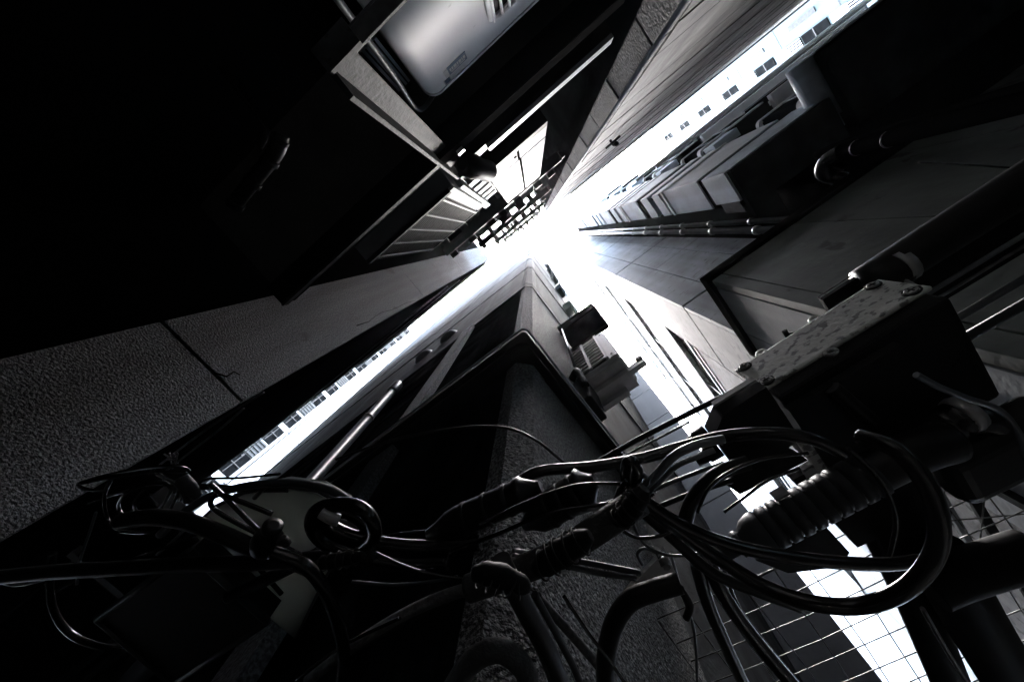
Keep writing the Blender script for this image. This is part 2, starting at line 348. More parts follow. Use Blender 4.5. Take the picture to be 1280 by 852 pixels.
# ------------------------------------------------------------------ E: balcony building on the right of the main alley
e = thing('balcony_building', 'dark building behind the stacked balconies along the upper right alley', 'building', (8, 1.6, G0))
piece('wall', e, 'shade_black', 2.35, 4.0, 1.25, 1.9, G0, 21.5)
piece('lower_wall', e, 'shade_black', 4.0, 10.5, 1.25, 1.9, G0, 12.6)
piece('end_wall', e, 'shade_black', 2.075, 2.34, 1.215, 1.56, 4.62, 21.4)
piece('ground_soffit', e, 'dark_clad', 2.07, 3.19, .79, 1.85, 4.58, 4.66)
piece('roof_rail', e, 'pale_steel', 4.1, 10.5, .80, .83, 13.1, 13.14)
piece('roof_edge', e, 'pale_steel', 4.01, 10.5, .79, 1.9, 12.61, 12.72)
P_ = 3.05
order = ['lowest', 'second lowest', 'third lowest', 'fourth lowest', 'fifth lowest', 'topmost']
b0 = thing('balcony', 'lowest of the stacked square balconies with bluish end walls', 'balcony', (2.7, 1, 5.4), 'square balconies stacked on the balcony building')
piece('parapet', b0, 'balcony', 2.07, 3.22, .787, 1.212, 5.46, 6.79, bev=.006)
piece('front_panel', b0, 'white_wall', 2.075, 3.22, .779, .786, 5.47, 6.78)  # white sheet added so the front looks brighter lit than the ends
piece('parapet_cap', b0, 'white_wall', 2.05, 3.24, .765, 1.212, 6.792, 6.86)
piece('floor_slab', b0, 'shade_black', 2.09, 3.22, .80, 1.212, 5.36, 5.458)
for za, zb in ((7.04, 7.41), (7.7, 8.15)):
    piece('louvre_panel', b0, 'balcony', 2.07, 3.2, .79, 1.21, za, zb, bev=.005)
    piece('brightened_louvre_front', b0, 'white_wall', 2.08, 3.2, .783, .789, za+.02, zb-.02)  # same added white facing to brighten the louvre fronts
for x in (2.12, 3.1): piece('post', b0, 'shade_black', x, x+.05, .84, .89, 6.862, 8.3)
for k in range(1, 6): dup(b0, (0, 0, k*P_), '%s of the stacked square balconies with bluish end walls' % order[k])
t = thing('entrance_canopy_box', 'bluish box beam with a grey end under the lowest square balcony', 'beam', (2.7, 1, 4.7))
piece('beam', t, 'balcony', 2.07, 3.3, .786, 1.16, 4.72, 5.32, bev=.006)
piece('bracket_grate', t, 'fins', 2.07, 2.5, 1.162, 1.3, 4.75, 5.2)
# rounded balconies further along
names = ['lowest', 'second', 'third', 'fourth', 'fifth', 'highest']
def rounded(z, x1):
    b1 = thing('rounded_balcony', 'lowest of the white rimmed balconies with a rounded corner beyond the square ones', 'balcony', (4.2, 1, z), 'rounded balconies further along the alley')
    pts = [(3.6+.08-.08*math.sin(a), .78+.08-.08*math.cos(a)) for a in [math.pi/2*i/6 for i in range(7)]]
    obj('rim', prism(bm_(), [(x1, .78)]+pts+[(3.6, .93), (3.66, .93), (3.66, .84), (x1, .84)], z, z+.16), 'white_wall', b1)
    obj('upper_rim', prism(bm_(), [(x1, .79)]+pts+[(3.6, .93), (3.66, .93), (3.66, .84), (x1, .84)], z+1.0, z+1.08), 'white_wall', b1)
    piece('parapet', b1, 'dark_clad', 3.67, x1-.05, .80, 1.2, z+.17, z+.99)
    piece('floor_slab', b1, 'shade_black', 3.68, x1, .805, 1.245, z-.12, z-.002)
    piece('end_box', b1, 'balcony', 3.62, 4.1, .80, .96, z-.58, z-.125, bev=.01)
    for x in (4.0, 4.4): piece('post', b1, 'pale_steel', x, x+.03, .785, .80, z+.162, z+.998)
    return b1
b1 = rounded(5.55, 5.0)
for k in range(1, 6): dup(b1, (0, 0, 3.06*k), '%s up of the white rimmed balconies with a rounded corner beyond the square ones' % names[k])
for k in range(3):
    t = thing('long_balcony', '%s long dark balcony with a pale rail beyond the rounded balconies' % ('lowest', 'middle', 'topmost')[k], 'balcony', (6, 1, 5.3+k*3.06))
    piece('slab', t, 'white_wall', 5.05, 9.5, .74, 1.24, 5.35+k*3.06, 5.47+k*3.06)
    piece('parapet', t, 'dark_clad', 5.05, 9.5, .78, .84, 5.475+k*3.06, 6.3+k*3.06)
    piece('rail', t, 'pale_steel', 5.05, 9.5, .755, .775, 6.32+k*3.06, 6.38+k*3.06)
# big overhang with a bullnose end
t = thing('overhanging_slab', 'big dark concrete overhang with a rounded pale end at the upper right', 'canopy', (6, 1, 4.6))
piece('slab', t, 'dark_clad', 3.32, 9.5, .37, 1.22, 4.6, 5.0, bev=.02)
bmx = bm_(); tube(bmx, [(3.28, .36, 4.84), (3.28, 1.02, 4.84)], .14, 28, False)
obj('bullnose', bmx, 'balcony', t, 'pale rounded end of the overhang')
piece('edge_strip', t, 'pale_steel', 3.4, 9.5, .352, .368, 4.78, 4.98)
# white pipes / rails along the eaves of the balcony row
for i, (y, z, lab) in enumerate(((.60, 10.2, 'lower of the two white conduits along the balcony fronts'), (.66, 12.2, 'upper of the two white conduits along the balcony fronts'))):
    tag(obj('conduit', tube(bm_(), [(3.3, y, z), (10.5, y, z)], .04, 10, False), 'white_pvc'), lab, 'conduit')

# glossy pipe with elbow on the right
t = thing('elbow_pipe', 'glossy black pipe ending in a curved elbow against the dark right wall', 'pipe', (2, .8, 2))
obj('pipe', tube(bm_(), [(1.9, 1.02, 2.95), (1.84, .93, 2.97), (1.86, .85, 2.93), (1.9, .83, 2.8), (1.9, .83, 1.2), (1.9, .83, G0)], .045, 14), 'shade_black', t)
obj('second_pipe', tube(bm_(), [(1.98, .98, 3.0), (1.93, .86, 3.05), (1.95, .8, 2.95), (1.96, .78, 1.0), (1.96, .78, G0)], .02, 12), 'shade_black', t)
obj('elbow', tube(bm_(), [(1.9, 1.03, 2.93), (1.838, .93, 2.985), (1.858, .85, 2.945), (1.895, .826, 2.84)], .047, 14), 'gloss', t)
for z in (2.72, 2.5): obj('collar', lathe(bm_(), (1.9, .83, z), (0, 0, 1), [(0, .047), (.008, .047)], 14), 'bolt', t)

# ------------------------------------------------------------------ D/G: left building with rough end wall
HG = 18
d = thing('left_building', 'building at left with a rough stucco end wall of stacked panels', 'building', (-7, -2, G0))
piece('core', d, 'dark_clad', -10, -2.24, -6, -.37, G0, HG-.1)
def atX(u, v, X):
    q = ray(u, v); return Vector((X, q.y/q.x*X, q.z/q.x*X))
obj('crack', tube(bm_(), [atX(430+a/5.68, 280+b_/5.68, -2.199) for a, b_ in ((90, 720), (180, 690), (215, 660), (270, 625), (340, 608), (380, 590), (440, 560), (500, 545), (540, 520))], .006, 5, False), 'black_grille', d)
obj('crack', tube(bm_(), [atX(u_, v_, -2.199) for u_, v_ in ((268, 466), (283, 470), (292, 464), (300, 468))], .006, 5, False), 'black_grille', d)
js = [G0, 2.32, 6.92, 11.4, 14.6, HG]
for za, zb in zip(js, js[1:]):
    piece('stucco_panel', d, 'stucco', -2.25, -2.2, -1.05, -.35, za+.012, zb-.012, bev=.006)
for k in range(7):
    z = G0+k*2.8
    piece('facade_panel', d, 'shade_black', -10, -2.26, -.369, -.355-.006*(k % 2), z+.01, min(HG, z+2.78))
piece('coping', d, 'band', -10, -2.19, -1.06, -.335, HG+.002, HG+.18)
piece('dark_return', d, 'shade_black', -2.3, -2.23, -6, -1.053, G0, HG)
tag(obj('conduit', tube(bm_(), [(-10, -.30, 9.2), (-2.3, -.31, 9.2)], .012, 8, False), 'wire'), 'thin grey conduit along the dark left facade, the lower one', 'conduit')
tag(obj('conduit', tube(bm_(), [(-10, -.29, 12.0), (-2.6, -.31, 12.1)], .012, 8, False), 'wire'), 'thin grey conduit along the dark left facade, the upper one', 'conduit')
tag(obj('eaves_pipe', tube(bm_(), [(-10, -.3, 16.9), (-2.3, -.31, 17.0)], .05, 10, False), 'dim_pvc'), 'dark pipe along the eaves of the left building', 'pipe')

# recess behind the rack, and F: board-marked tower
HF = 14
f = thing('board_marked_tower', 'tall grey tower with board marked concrete and a strip of dark blocks', 'building', (6, -2, G0))
piece('recess_wall', f, 'shade_black', -2.22, .875, -1.6, -1.05, G0, HF-.3)
piece('core', f, 'dark_wall', 1.0, 10.5, -6, -.31, G0, HF-.1)
piece('side_panel', f, 'dark_clad', 0.875, .95, -1.049, -.421, G0, HF)
z = 2.506-.638*6
k = 0
while z < HF:
    piece('block', f, 'block', 0.84+.003*(k % 2), .93, -.419, -.284, z+.006, min(HF, z+.632), bev=.008)
    z += .638; k += 1
obj('edge_trim', tube(bm_(), [(.851, -.282, G0), (.851, -.282, HF)], .011, 8, False), 'pale_steel', f)
z = G0; k = 0
while z < HF-.1:
    hgt = random.choice((.3, .36, .45, .58))
    piece('board_course', f, 'board', 0.935, 10.5, -.309, -.28-random.choice((0, .004, .009)), z+.006, min(HF, z+hgt)-.006)
    z += hgt; k += 1
piece('coping', f, 'pale_steel', 0.84, 10.5, -.32, -.262, HF+.002, HF+.1)
for y, z, r, lab in ((-.25, 13.72, .026, 'dark gutter pipe along the roof edge of the tall grey tower'), (-.235, 13.2, .014, 'thin cable clipped under the roof edge of the tall grey tower')):
    tag(obj('gutter_pipe', tube(bm_(), [(1.8, y, z), (10.5, y, z)], r, 8, False), 'dim_pvc'), lab, 'pipe')
t = thing('wall_fitting', 'small black cross shaped bracket on the grey board marked wall', 'bracket', (1.33, -.27, 4.9))
obj('arm', tube(bm_(), [(1.34, -.28, 4.9), (1.34, -.21, 4.9), (1.4, -.19, 4.94)], .015, 8), 'black_grille', t)
obj('cross_bar', tube(bm_(), [(1.25, -.235, 4.9), (1.43, -.24, 4.83)], .014, 8, False), 'black_grille', t)
obj('lamp', lathe(bm_(), (1.35, -.20, 4.87), (0, 0, -1), [(0, .02), (.035, .03), (.07, .02)], 10), 'black_grille', t)

# ------------------------------------------------------------------ steel rack in the recess with air conditioners
def platform(z, x0=-1.0, x1=.80, first=False):
    t = thing('steel_platform', 'open black steel platform', 'platform', (0, -.7, z), 'steel platforms stacked in the recess')
    piece('front_beam', t, 'black_steel', x0, x1, -.57, -.46, z, z+.1)
    piece('rear_beam', t, 'black_steel', x0, x1, -.99, -.95, z, z+.1)
    for x in (-.93, -.62, -.3, -.12, .12, .42, .62):
        piece('joist', t, 'black_steel', x-.05, x+.05, -.68, -.40 if abs(x) > .2 else -.33, z+.122, z+.2)
    piece('end_bracket', t, 'galv', x1+.002, x1+.05, -.55, -.47, z-.03, z+.1)
    return t
pl_n = ['first', 'second', 'third', 'fourth', 'fifth']
pt0 = platform(4.95); pt0['label'] = 'lowest open black steel platform above the white cabinet'
for k, z in enumerate((8.3, 12.0, 15.6)):
    dup(pt0, (0, 0, z-4.95), '%s open black steel platform up the recess from the white cabinet' % pl_n[k+1])

t = thing('steel_rack', 'black and galvanised steel rack carrying the white air conditioner at the top', 'rack', (0, -.7, .8))
piece('deck', t, 'rust_deck', -1.12, 0.83, -1.045, -.585, 1.80, 1.83, label='dark steel deck plate')
piece('front_beam', t, 'shade_black', -1.12, 0.83, -.58, -.482, 1.75, 1.86)
piece('beam_lip', t, 'galv', -1.12, -.13, -.481, -.470, 1.745, 1.79)
obj('edge_rod', tube(bm_(), [(-.05, -.475, 1.735), (0.83, -.475, 1.735)], .003, 6, False), 'galv', t)
piece('upper_rail', t, 'pale_steel', .085, 0.83, -.485, -.465, 2.10, 2.17, label='pale upper rail')
piece('rail_shadow_channel', t, 'black_steel', -.1, 0.83, -.60, -.487, 2.09, 2.2)
po = piece('post', t, 'galv', -.118, -.062, -.52, -.505, .85, 2.05)
piece('flange', po, 'galv', -.13, -.1185, -.52, -.44, .87, 2.05)
piece('end_plate', po, 'galv', -.125, -.04, -.53, -.48, .835, .849)
piece('bottom_rail', t, 'galv', -.06, 0.83, -.522, -.488, .86, .868)
piece('rail_web', t, 'galv', -.06, 0.83, -.528, -.523, .86, .91)
obj('joint_block', lathe(bm_(), (-.06, -.47, 2.0), (.35, .3, 1), [(0, .03), (.02, .055), (.1, .06), (.14, .05), (.24, .055), (.27, .04)], 14), 'black_grille', t)
piece('joint_clip', t, 'tape', -.045, -.012, -.478, -.462, 1.8, 1.835)

# the big white air conditioner
t = thing('air_conditioner', 'large white air conditioner with a rounded edge, blue label and round grille', 'air conditioner', (.4, -.8, .88))
rc = [math.pi/2*i/8 for i in range(9)]
cas = obj('casing', prism(bm_(), [(0, -.95)]+[(.05-.05*math.cos(a), -.67+.05*math.sin(a)) for a in rc]+[(.77+.05*math.sin(a), -.67+.05*math.cos(a)) for a in rc]+[(.82, -.95)], .90, 1.612), 'white_enamel', t)
for f_ in cas.data.polygons: f_.use_smooth = abs(f_.normal.z) < .5
obj('top_lip', prism(bm_(), [(-.004, -.95)]+[(.05-.054*math.cos(a), -.67+.054*math.sin(a)) for a in rc]+[(.77+.054*math.sin(a), -.67+.054*math.cos(a)) for a in rc]+[(.824, -.95)], 1.613, 1.628), 'white_enamel', t)
gl = piece('grille', t, 'black_grille', .30, .80, -.622, -.612, .98, 1.47, bev=.004)
bmx = bm_()
for k in range(17):
    x = .31+k*.03; tube(bmx, [(x, -.600, .985), (x, -.600, 1.465)], .005, 6, False)
for k in range(6):
    z = 1.0+k*.09; tube(bmx, [(.30, -.606, z), (.80, -.606, z)], .004, 6, False)
obj('grille_wires', bmx, 'white_enamel', gl)
bmx = bm_(); tube(bmx, [(.30, -.608, 1.0), (.30, -.608, 1.45), (.33, -.608, 1.47), (.78, -.608, 1.47), (.80, -.608, 1.45), (.80, -.608, .99)], .009, 8, False); obj('grille_frame', bmx, 'white_enamel', gl)
lb = piece('label', t, 'label_blue', .105, .187, -.6195, -.6175, 1.512, 1.566)
for a, b_, c0 in ((.112, .118, 0), (.121, .127, 0), (.130, .142, 0), (.145, .150, 0), (.153, .163, 0), (.166, .170, 0), (.173, .181, 0), (.115, .150, 1), (.153, .178, 1)):
    piece('letter', lb, 'label_white', a, b_, -.6174, -.6168, *((1.528, 1.546) if not c0 else (1.552, 1.557)))
piece('label_tag', t, 'label_white', .088, .104, -.6195, -.6178, 1.515, 1.564)
sk = piece('sticker', t, 'label_blue', .078, .10, -.6193, -.6178, 1.575, 1.603)
piece('sticker_border', sk, 'label_white', .074, .104, -.6196, -.6194, 1.571, 1.607)
# lower unit behind the rail
t = thing('lower_air_conditioner', 'dull white panelled unit half hidden behind the rail at the top edge', 'air conditioner', (.4, -.8, .2))
obj('casing', box(bm_(), -.075, .85, -.98, -.64, .1, .86, bev=.03, seg=3), 'grey_enamel', t)
piece('front_panel', t, 'white_enamel', -.04, .8, -.641, -.634, .15, .82)
# refrigerant lines
tag(obj('refrigerant_line', tube(bm_(), [(-.03, -.66, .95), (-.045, -.62, 1.3), (-.06, -.6, 1.5), (-.04, -.62, 1.62), (.02, -.66, 1.7)], .009, 10), 'grey_pvc'), 'thin grey insulated pipe beside the rounded edge of the big air conditioner', 'pipe')
t = thing('ribbed_panel', 'narrow pale ribbed panel between the post and the big air conditioner', 'panel', (-.09, -.75, 1))
piece('sheet', t, 'pale_steel', -.085, -.02, -.8, -.79, 1.42, 1.78)
for x in (-.07, -.05, -.033): piece('rib', t, 'black_grille', x-.003, x+.003, -.789, -.78, 1.42, 1.78)

# white cabinet above
t = thing('white_cabinet', 'white panelled cabinet with thin dark seams above the pale rail', 'cabinet', (.23, -.6, 2.6))
piece('casing', t, 'shade_black', .006, .454, -1.0, -.468, 2.62, 4.63)
piece('lower_panel', t, 'cabinet_white', 0, .226, -.46, -.45, 2.60, 2.855)
piece('lower_panel', t, 'cabinet_white', 0.246, .46, -.46, -.45, 2.60, 2.855)
piece('upper_panel', t, 'cabinet_white', 0, .236, -.46, -.45, 2.89, 4.65)
piece('upper_panel', t, 'cabinet_white', 0.258, .46, -.46, -.45, 2.89, 4.65)
obj('lock', lathe(bm_(), (.21, -.45, 2.7), (0, 1, 0), [(0, .012), (.008, .010)], 10), 'black_grille', t)
piece('base', t, 'black_steel', 0, .46, -1.0, -.45, 2.50, 2.598)
# slotted side vents
t = thing('slotted_vent', 'white slotted vent column to the left of the white cabinet', 'vent', (-.1, -.5, 2.3))
piece('back', t, 'black_grille', -.13, -.01, -.53, -.50, 2.35, 3.6)
for k in range(5): piece('slat', t, 'cabinet_white', -.125, -.015, -.498, -.47, 2.5+k*.22, 2.62+k*.22)
piece('side_sheet', t, 'cabinet_white', -.2, -.14, -.53, -.47, 2.4, 3.9)
# louvred condenser on the left
t = thing('louvred_condenser', 'dark finned condenser with thin pale bars and a white end beside the rack joint', 'condenser', (-.5, -.6, 2.1))
piece('casing', t, 'cabinet_white', -.80, -.17, -.95, -.452, 2.12, 3.42, bev=.01)
piece('coil', t, 'fins', -.78, -.245, -.451, -.445, 2.16, 3.38)
bmx = bm_()
for k in range(30): box(bmx, -.78, -.245, -.4445, -.440, 2.17+k*.04, 2.178+k*.04)
obj('fin', bmx, 'fins', t)
for x in (-.26, -.38, -.50, -.62, -.74): piece('bar', t, 'frame', x-.005, x+.005, -.438, -.431, 2.15, 3.4)
piece('top_edge', t, 'galv', -.79, -.20, -.452, -.435, 3.40, 3.425)
piece('bottom_edge', t, 'galv', -.79, -.20, -.452, -.43, 2.10, 2.14)
piece('end_panel', t, 'cabinet_white', -.232, -.172, -.46, -.44, 2.13, 3.41)
# ------------------------------------------------------------------ far ends of the main alley
def wnd(t, m, name, x, d, y0, y1, z0, z1):              # a recessed looking panel on a wall that faces -d along x
    return piece(name, t, m, min(x, x+d*.05), max(x, x+d*.05), y0, y1, z0, z1)
t = thing('white_end_building', 'white building closing the lower left alley with repeating dark windows and louvres', 'building', (-16.1, 0, G0))
piece('wall', t, 'white_wall', -17, -16, -8, 8, G0, 42)
FH = 4.29
for k in range(-2, 6):
    z = 13.5+FH*k
    for za, zb, m in ((0, 1.35, 'glass'), (1.38, 2.6, 'louvre'), (2.63, 3.85, 'glass')):
        w_ = wnd(t, 'glass' if m == 'glass' else m, 'window' if m == 'glass' else 'louvre_panel', -16.01, 1, -.9, -.08, z+za, z+zb-random.choice((0, 0, .2)))
        if m == 'glass':
            piece('frame', w_, 'frame', -15.955, -15.93, -.45, -.41, z+za, z+zb)
            piece('sill', w_, 'frame', -15.955, -15.92, -.9, -.08, z+za+.6, z+za+.65)
        else:
            for q in range(5): piece('slat', w_, 'louvre', -15.955, -15.92, -.9, -.08, z+za+.06+q*.23, z+za+.16+q*.23)
for k in range(8):
    piece('facade_seam', t, 'louvre', -16.001, -15.99, -.06, 1.2, 13.2+k*4.29, 13.26+k*4.29)
obj('downpipe', tube(bm_(), [(-15.93, .1, G0), (-15.93, .1, 42)], .035, 8, False), 'louvre', t)
t = thing('pale_end_building', 'pale blue tiled building closing the upper right alley with barred windows', 'building', (16.6, 0, G0))
piece('wall', t, 'pale_tile', 16.5, 17.5, -8, 8, G0, 46)
q_ = 16.5/13
for k in range(-2, 6):
    z = (17.2+3.25*k)*q_
    w_ = wnd(t, 'glass', 'window', 16.51, -1, .70, 1.17, z-.15, z+1.6)
    piece('frame', w_, 'frame', 16.42, 16.455, .70, 1.17, z+.7, z+.76)
    l_ = wnd(t, 'fins', 'window_guard', 16.51, -1, .70, 1.17, z+1.7, z+2.8)
    for q in range(4): piece('bar', l_, 'white_wall', 16.42, 16.455, .73+q*.12, .77+q*.12, z+1.7, z+2.8)
    wnd(t, 'white_wall', 'white_panel', 16.51, -1, .70, 1.17, z+2.85, z+3.8)
    wnd(t, 'louvre', 'upper_window', 16.51, -1, -.05, .2, z+.2, z+2.1)
    piece('tile_joint', t, 'louvre', 16.49, 16.502, -.5, .65, z+3.1, z+3.16)
t = thing('alley_end_building', 'white building closing the side alley at the lower right', 'building', (0, 21, G0))
piece('wall', t, 'white_wall', -6, 7, 20, 21, G0, 20)
for k in range(4):
    w_ = piece('window', t, 'louvre', .1, .5, 19.95, 20.02, 2+k*4, 3.4+k*4)
    piece('frame', w_, 'frame', .28, .32, 19.92, 19.952, 2+k*4, 3.4+k*4)
t = thing('round_stair_tower', 'white rounded tower with joint lines at the far end of the side alley', 'tower', (2.1, 14, G0))
for k in range(9):
    z = G0+k*2.6
    obj('tower_ring', lathe(bm_(), (2.15, 13.5, z), (0, 0, 1), [(0, 1.48), (.02, 1.5), (2.57, 1.5), (2.59, 1.48)], 48), 'white_wall', t)
t = thing('alley_awning', 'black flat awning across the alley at the far lower left', 'awning', (-6, .1, 2.4))
piece('sheet', t, 'shade_black', -9.5, -3.55, -.28, .44, 2.45, 2.53)
piece('front_lip', t, 'black_steel', -3.55, -3.52, -.28, .44, 2.43, 2.56)
obj('edge_rod', tube(bm_(), [(-9.5, -.29, 2.47), (-3.55, -.29, 2.47)], .008, 6, False), 'galv', t)
for x in (-8.5, -6.5, -4.5): piece('bearer', t, 'black_steel', x, x+.08, -.34, .50, 2.38, 2.448)
t = thing('rear_wing', 'dark low wing jutting into the side alley behind the grilled air conditioner', 'building', (-.2, 5.4, G0))
piece('wall', t, 'dark_clad', -3, .11, 4.65, 6.4, G0, 10.4)
for k in range(9):
    piece('wall_panel', t, 'dark_wall', -.44, .118, 4.63, 4.648, G0+.01+k*1.3, G0+k*1.3+1.29)
#FOREGROUND
# ------------------------------------------------------------------ FOREGROUND: cables, boxes and brackets strung just above the lens
def run(pts, h):                                         # a cable's course: where it hangs, at one height or one height per point
    hs_ = h if isinstance(h, (list, tuple)) else [h]*len(pts)
    return [at(u, v, z) for (u, v), z in zip(pts, hs_)]
def clear(pts, h):
    hs_ = list(h) if isinstance(h, (list, tuple)) else [h]*len(pts); k = 1
    for (u, v), z in zip(pts, hs_):
        a = at(u, v, 1); k = min(k, .95*max(.42/-a.x if a.x < 0 else 9, .49/a.y if a.y > 0 else 9)/z)
    return [z*k for z in hs_]
def px(r, pts, h):                                       # the real radius of a cable that looks r pixels thick (half width)
    z = h if not isinstance(h, (list, tuple)) else sum(h)/len(h)
    return r*z/(sum(ray(*p).z for p in pts)/len(pts))
def cable(label, pts, h, r, m='gloss', name='cable', cat='cable', group=None, n=12):
    h = clear(pts, h)
    return tag(obj(name, tube(bm_(), run(pts, h), px(r, pts, h), n, k=8), m), label, cat, group)

# junction box with the speckled cover, its cover facing the main alley
t = thing('junction_box', 'grey speckled junction box cover with cross head screws and small ear tabs', 'junction box', (.4, .7, .84))
Yp = .6
obj('body', box(bm_(), .215, .58, Yp+.002, Yp+.27, .80, .955, bev=.01), 'black_steel', t)
cv = bm_(); box(cv, .205, .588, Yp-.012, Yp, .838, .968, bev=.006, seg=3); cvo = obj('cover', cv, 'box_plate', t)
for x, z in ((.228, .952), (.228, .856), (.562, .952), (.562, .856)):
    sc = obj('screw', lathe(bm_(), (x, Yp-.0125, z), (0, -1, 0), [(0, .0125), (.003, .0125), (.004, .011)], 18), 'bolt', cvo)
    cb = bm_(); box(cb, x-.008, x+.008, Yp-.0175, Yp-.0163, z-.0016, z+.0016); box(cb, x-.0016, x+.0016, Yp-.0176, Yp-.0164, z-.008, z+.008)
    obj('screw_slot', cb, 'black_grille', cvo)
    obj('screw_recess', ring(bm_(), (x, Yp-.0125, z), (0, 1, 0), .0155, .0022, 18, 6), 'black_grille', cvo)
for x, z in ((.285, .975), (.43, .975), (.36, .832)):
    obj('ear_tab', ring(bm_(), (x, Yp-.006, z), (0, 1, 0), .0105, .0045, 16, 6), 'box_plate', t)
# box body below: black gland block to the left and bracket underneath
t = thing('gland_block', 'black tapered cable gland block with a pale top edge left of the junction box', 'cable gland', (.12, .66, .83))
obj('block', prism(bm_(), [(.055, .60), (.10, .565), (.205, .562), (.205, .72), (.055, .72)], .80, .85), 'black_steel', t)
piece('top_edge', t, 'tape', .10, .204, .556, .5615, .835, .852)
for y in (.60, .65): obj('gland', lathe(bm_(), (.052, y, .825), (-1, 0, 0), [(0, .02), (.03, .02), (.035, .015), (.06, .012)], 12), 'rubber', t)
t = thing('mounting_plate', 'black mounting plate with pale cut out lugs under the junction box', 'plate', (.4, .9, .78))
piece('plate', t, 'black_steel', .21, .45, .62, .82, .775, .795)
piece('lug', t, 'box_plate', .19, .212, .70, .80, .775, .79)
piece('clip', t, 'box_plate', .165, .188, .76, .80, .77, .785)
obj('strap', tube(bm_(), [(.30, .62, .77), (.32, .72, .75), (.33, .81, .77)], .016, 8), 'rubber', t)
# horizontal runs to the right
t = thing('thick_conduit', 'thick black conduit wrapped with silvery tape at its end, right of the junction box', 'conduit', (1.4, .6, 1.0))
obj('pipe', tube(bm_(), [(.70, .655, 1.07), (.78, .65, 1.075), (2.6, .65, 1.08)], .05, 16), 'rubber', t)
obj('tape_wrap', tube(bm_(), [(.688, .652, 1.068), (.715, .653, 1.07)], lambda q: .052-.006*abs(q-.5), 16, False), 'tape', t)
obj('tape_tail', tube(bm_(), [(.675, .62, 1.05), (.67, .66, 1.03), (.69, .71, 1.02)], .006, 8), 'tape', t)
t = thing('cable_tray', 'black cable tray with a thin bright lip running to the right edge', 'cable tray', (1.4, .75, 1.0))
piece('tray', t, 'black_steel', .52, 2.8, .625, .82, 1.085, 1.10)
obj('lip', tube(bm_(), [(.52, .618, 1.098), (2.8, .618, 1.098)], .0022, 6, False), 'wire', t)
obj('end_lip', tube(bm_(), [(.52, .618, 1.098), (.53, .66, 1.098)], .0022, 6, False), 'wire', t)
for i, (y, z, r, m, lab) in enumerate(((.715, 1.0, .006, 'grey_pvc', 'thin grey cable run nearest the speckled cover'), (.74, 1.0, .004, 'wire', 'fine bright cable beside the taped conduit'), (.80, .98, .009, 'grey_pvc', 'grey conduit running to the right edge below the taped conduit'), (.86, .98, .012, 'dim_pvc', 'dull conduit running to the right edge, lowest of the group'))):
    tag(obj('conduit', tube(bm_(), [(.63+.02*i, y, z), (2.8, y, z)], r, 8, False), m), lab, 'conduit')
t = thing('jointed_pipe', 'dark jointed pipe barely lit on the black soffit at upper left', 'pipe', at(340, 180, 1.2))
obj('pipe', tube(bm_(), run([(275, 85), (318, 140), (333, 165), (325, 185)], 1.25), .008, 10), 'rubber', t)
obj('branch', tube(bm_(), run([(352, 168), (345, 190), (320, 222), (290, 258)], 1.2), .022, 12), 'rubber', t)
for q in ((352, 172), (340, 198), (318, 225), (296, 252)): obj('collar', tube(bm_(), run([q, (q[0]-4, q[1]+6)], 1.2), .026, 12, False), 'black_grille', t)
tag(obj('wire_run', tube(bm_(), run([(1148, 203), (1215, 206), (1290, 212)], 1.5), .004, 6), 'wire'), 'single thin bright wire crossing the black upper right wall', 'wire')
t = thing('cable_clip', 'small bright metal clip on the black conduits at the far right', 'clip', (.95, .62, 1.0))
piece('clip', t, 'tape', .94, .975, .60, .612, .965, .98, bev=.004)
# corrugated conduit and black motor housing
t = thing('corrugated_conduit', 'thick ribbed black conduit with a short spigot at lower right', 'conduit', (.1, .8, .7))
y0, z0 = .775, .70
obj('spigot', lathe(bm_(), (-.10, y0, z0), (1, 0, 0), [(0, .018), (.055, .018), (.057, .026), (.068, .026), (.07, .022)], 20), 'dim_pvc', t)
obj('collar', lathe(bm_(), (-.032, y0, z0), (1, 0, 0), [(0, .02), (.02, .036), (.04, .042), (.055, .042)], 24), 'dim_pvc', t)
for k in range(9):
    obj('rib', lathe(bm_(), (.026+k*.026, y0, z0), (1, 0, 0), [(0, .039), (.002, .0425), (.020, .0425), (.022, .039)], 24), 'dim_pvc', t)
obj('inner_hose', tube(bm_(), [(.02, y0, z0), (.30, y0, z0), (.40, y0+.03, z0+.01)], .0392, 16), 'rubber', t)
piece('metal_tag', t, 'tape', .075, .105, y0-.047, y0-.043, z0+.005, z0+.03)
t = thing('motor_housing', 'glossy black cylinder with a pale highlight cap and a heavy dark body behind it', 'machine housing', (.4, .8, .72))
obj('barrel', lathe(bm_(), (.315, .80, .74), (1, 0, 0), [(0, .02), (.004, .034), (.012, .036), (.02, .031), (.10, .031), (.104, .037), (.118, .037), (.122, .031), (.132, .034), (.15, .034), (.155, .02)], 28), 'gloss', t)
obj('body', box(bm_(), .37, .60, .845, .98, .70, .78, bev=.03, seg=4), 'rubber', t)
obj('neck', tube(bm_(), [(.44, .80, .74), (.49, .84, .74), (.50, .93, .74)], .03, 14), 'gloss', t)
obj('highlight_cap', lathe(bm_(), (.452, .80, .742), (1, 0, 0), [(0, .036), (.012, .038), (.026, .034), (.03, .01)], 20), 'tape', t)  # pale metal colour stands in for highlights on the housing

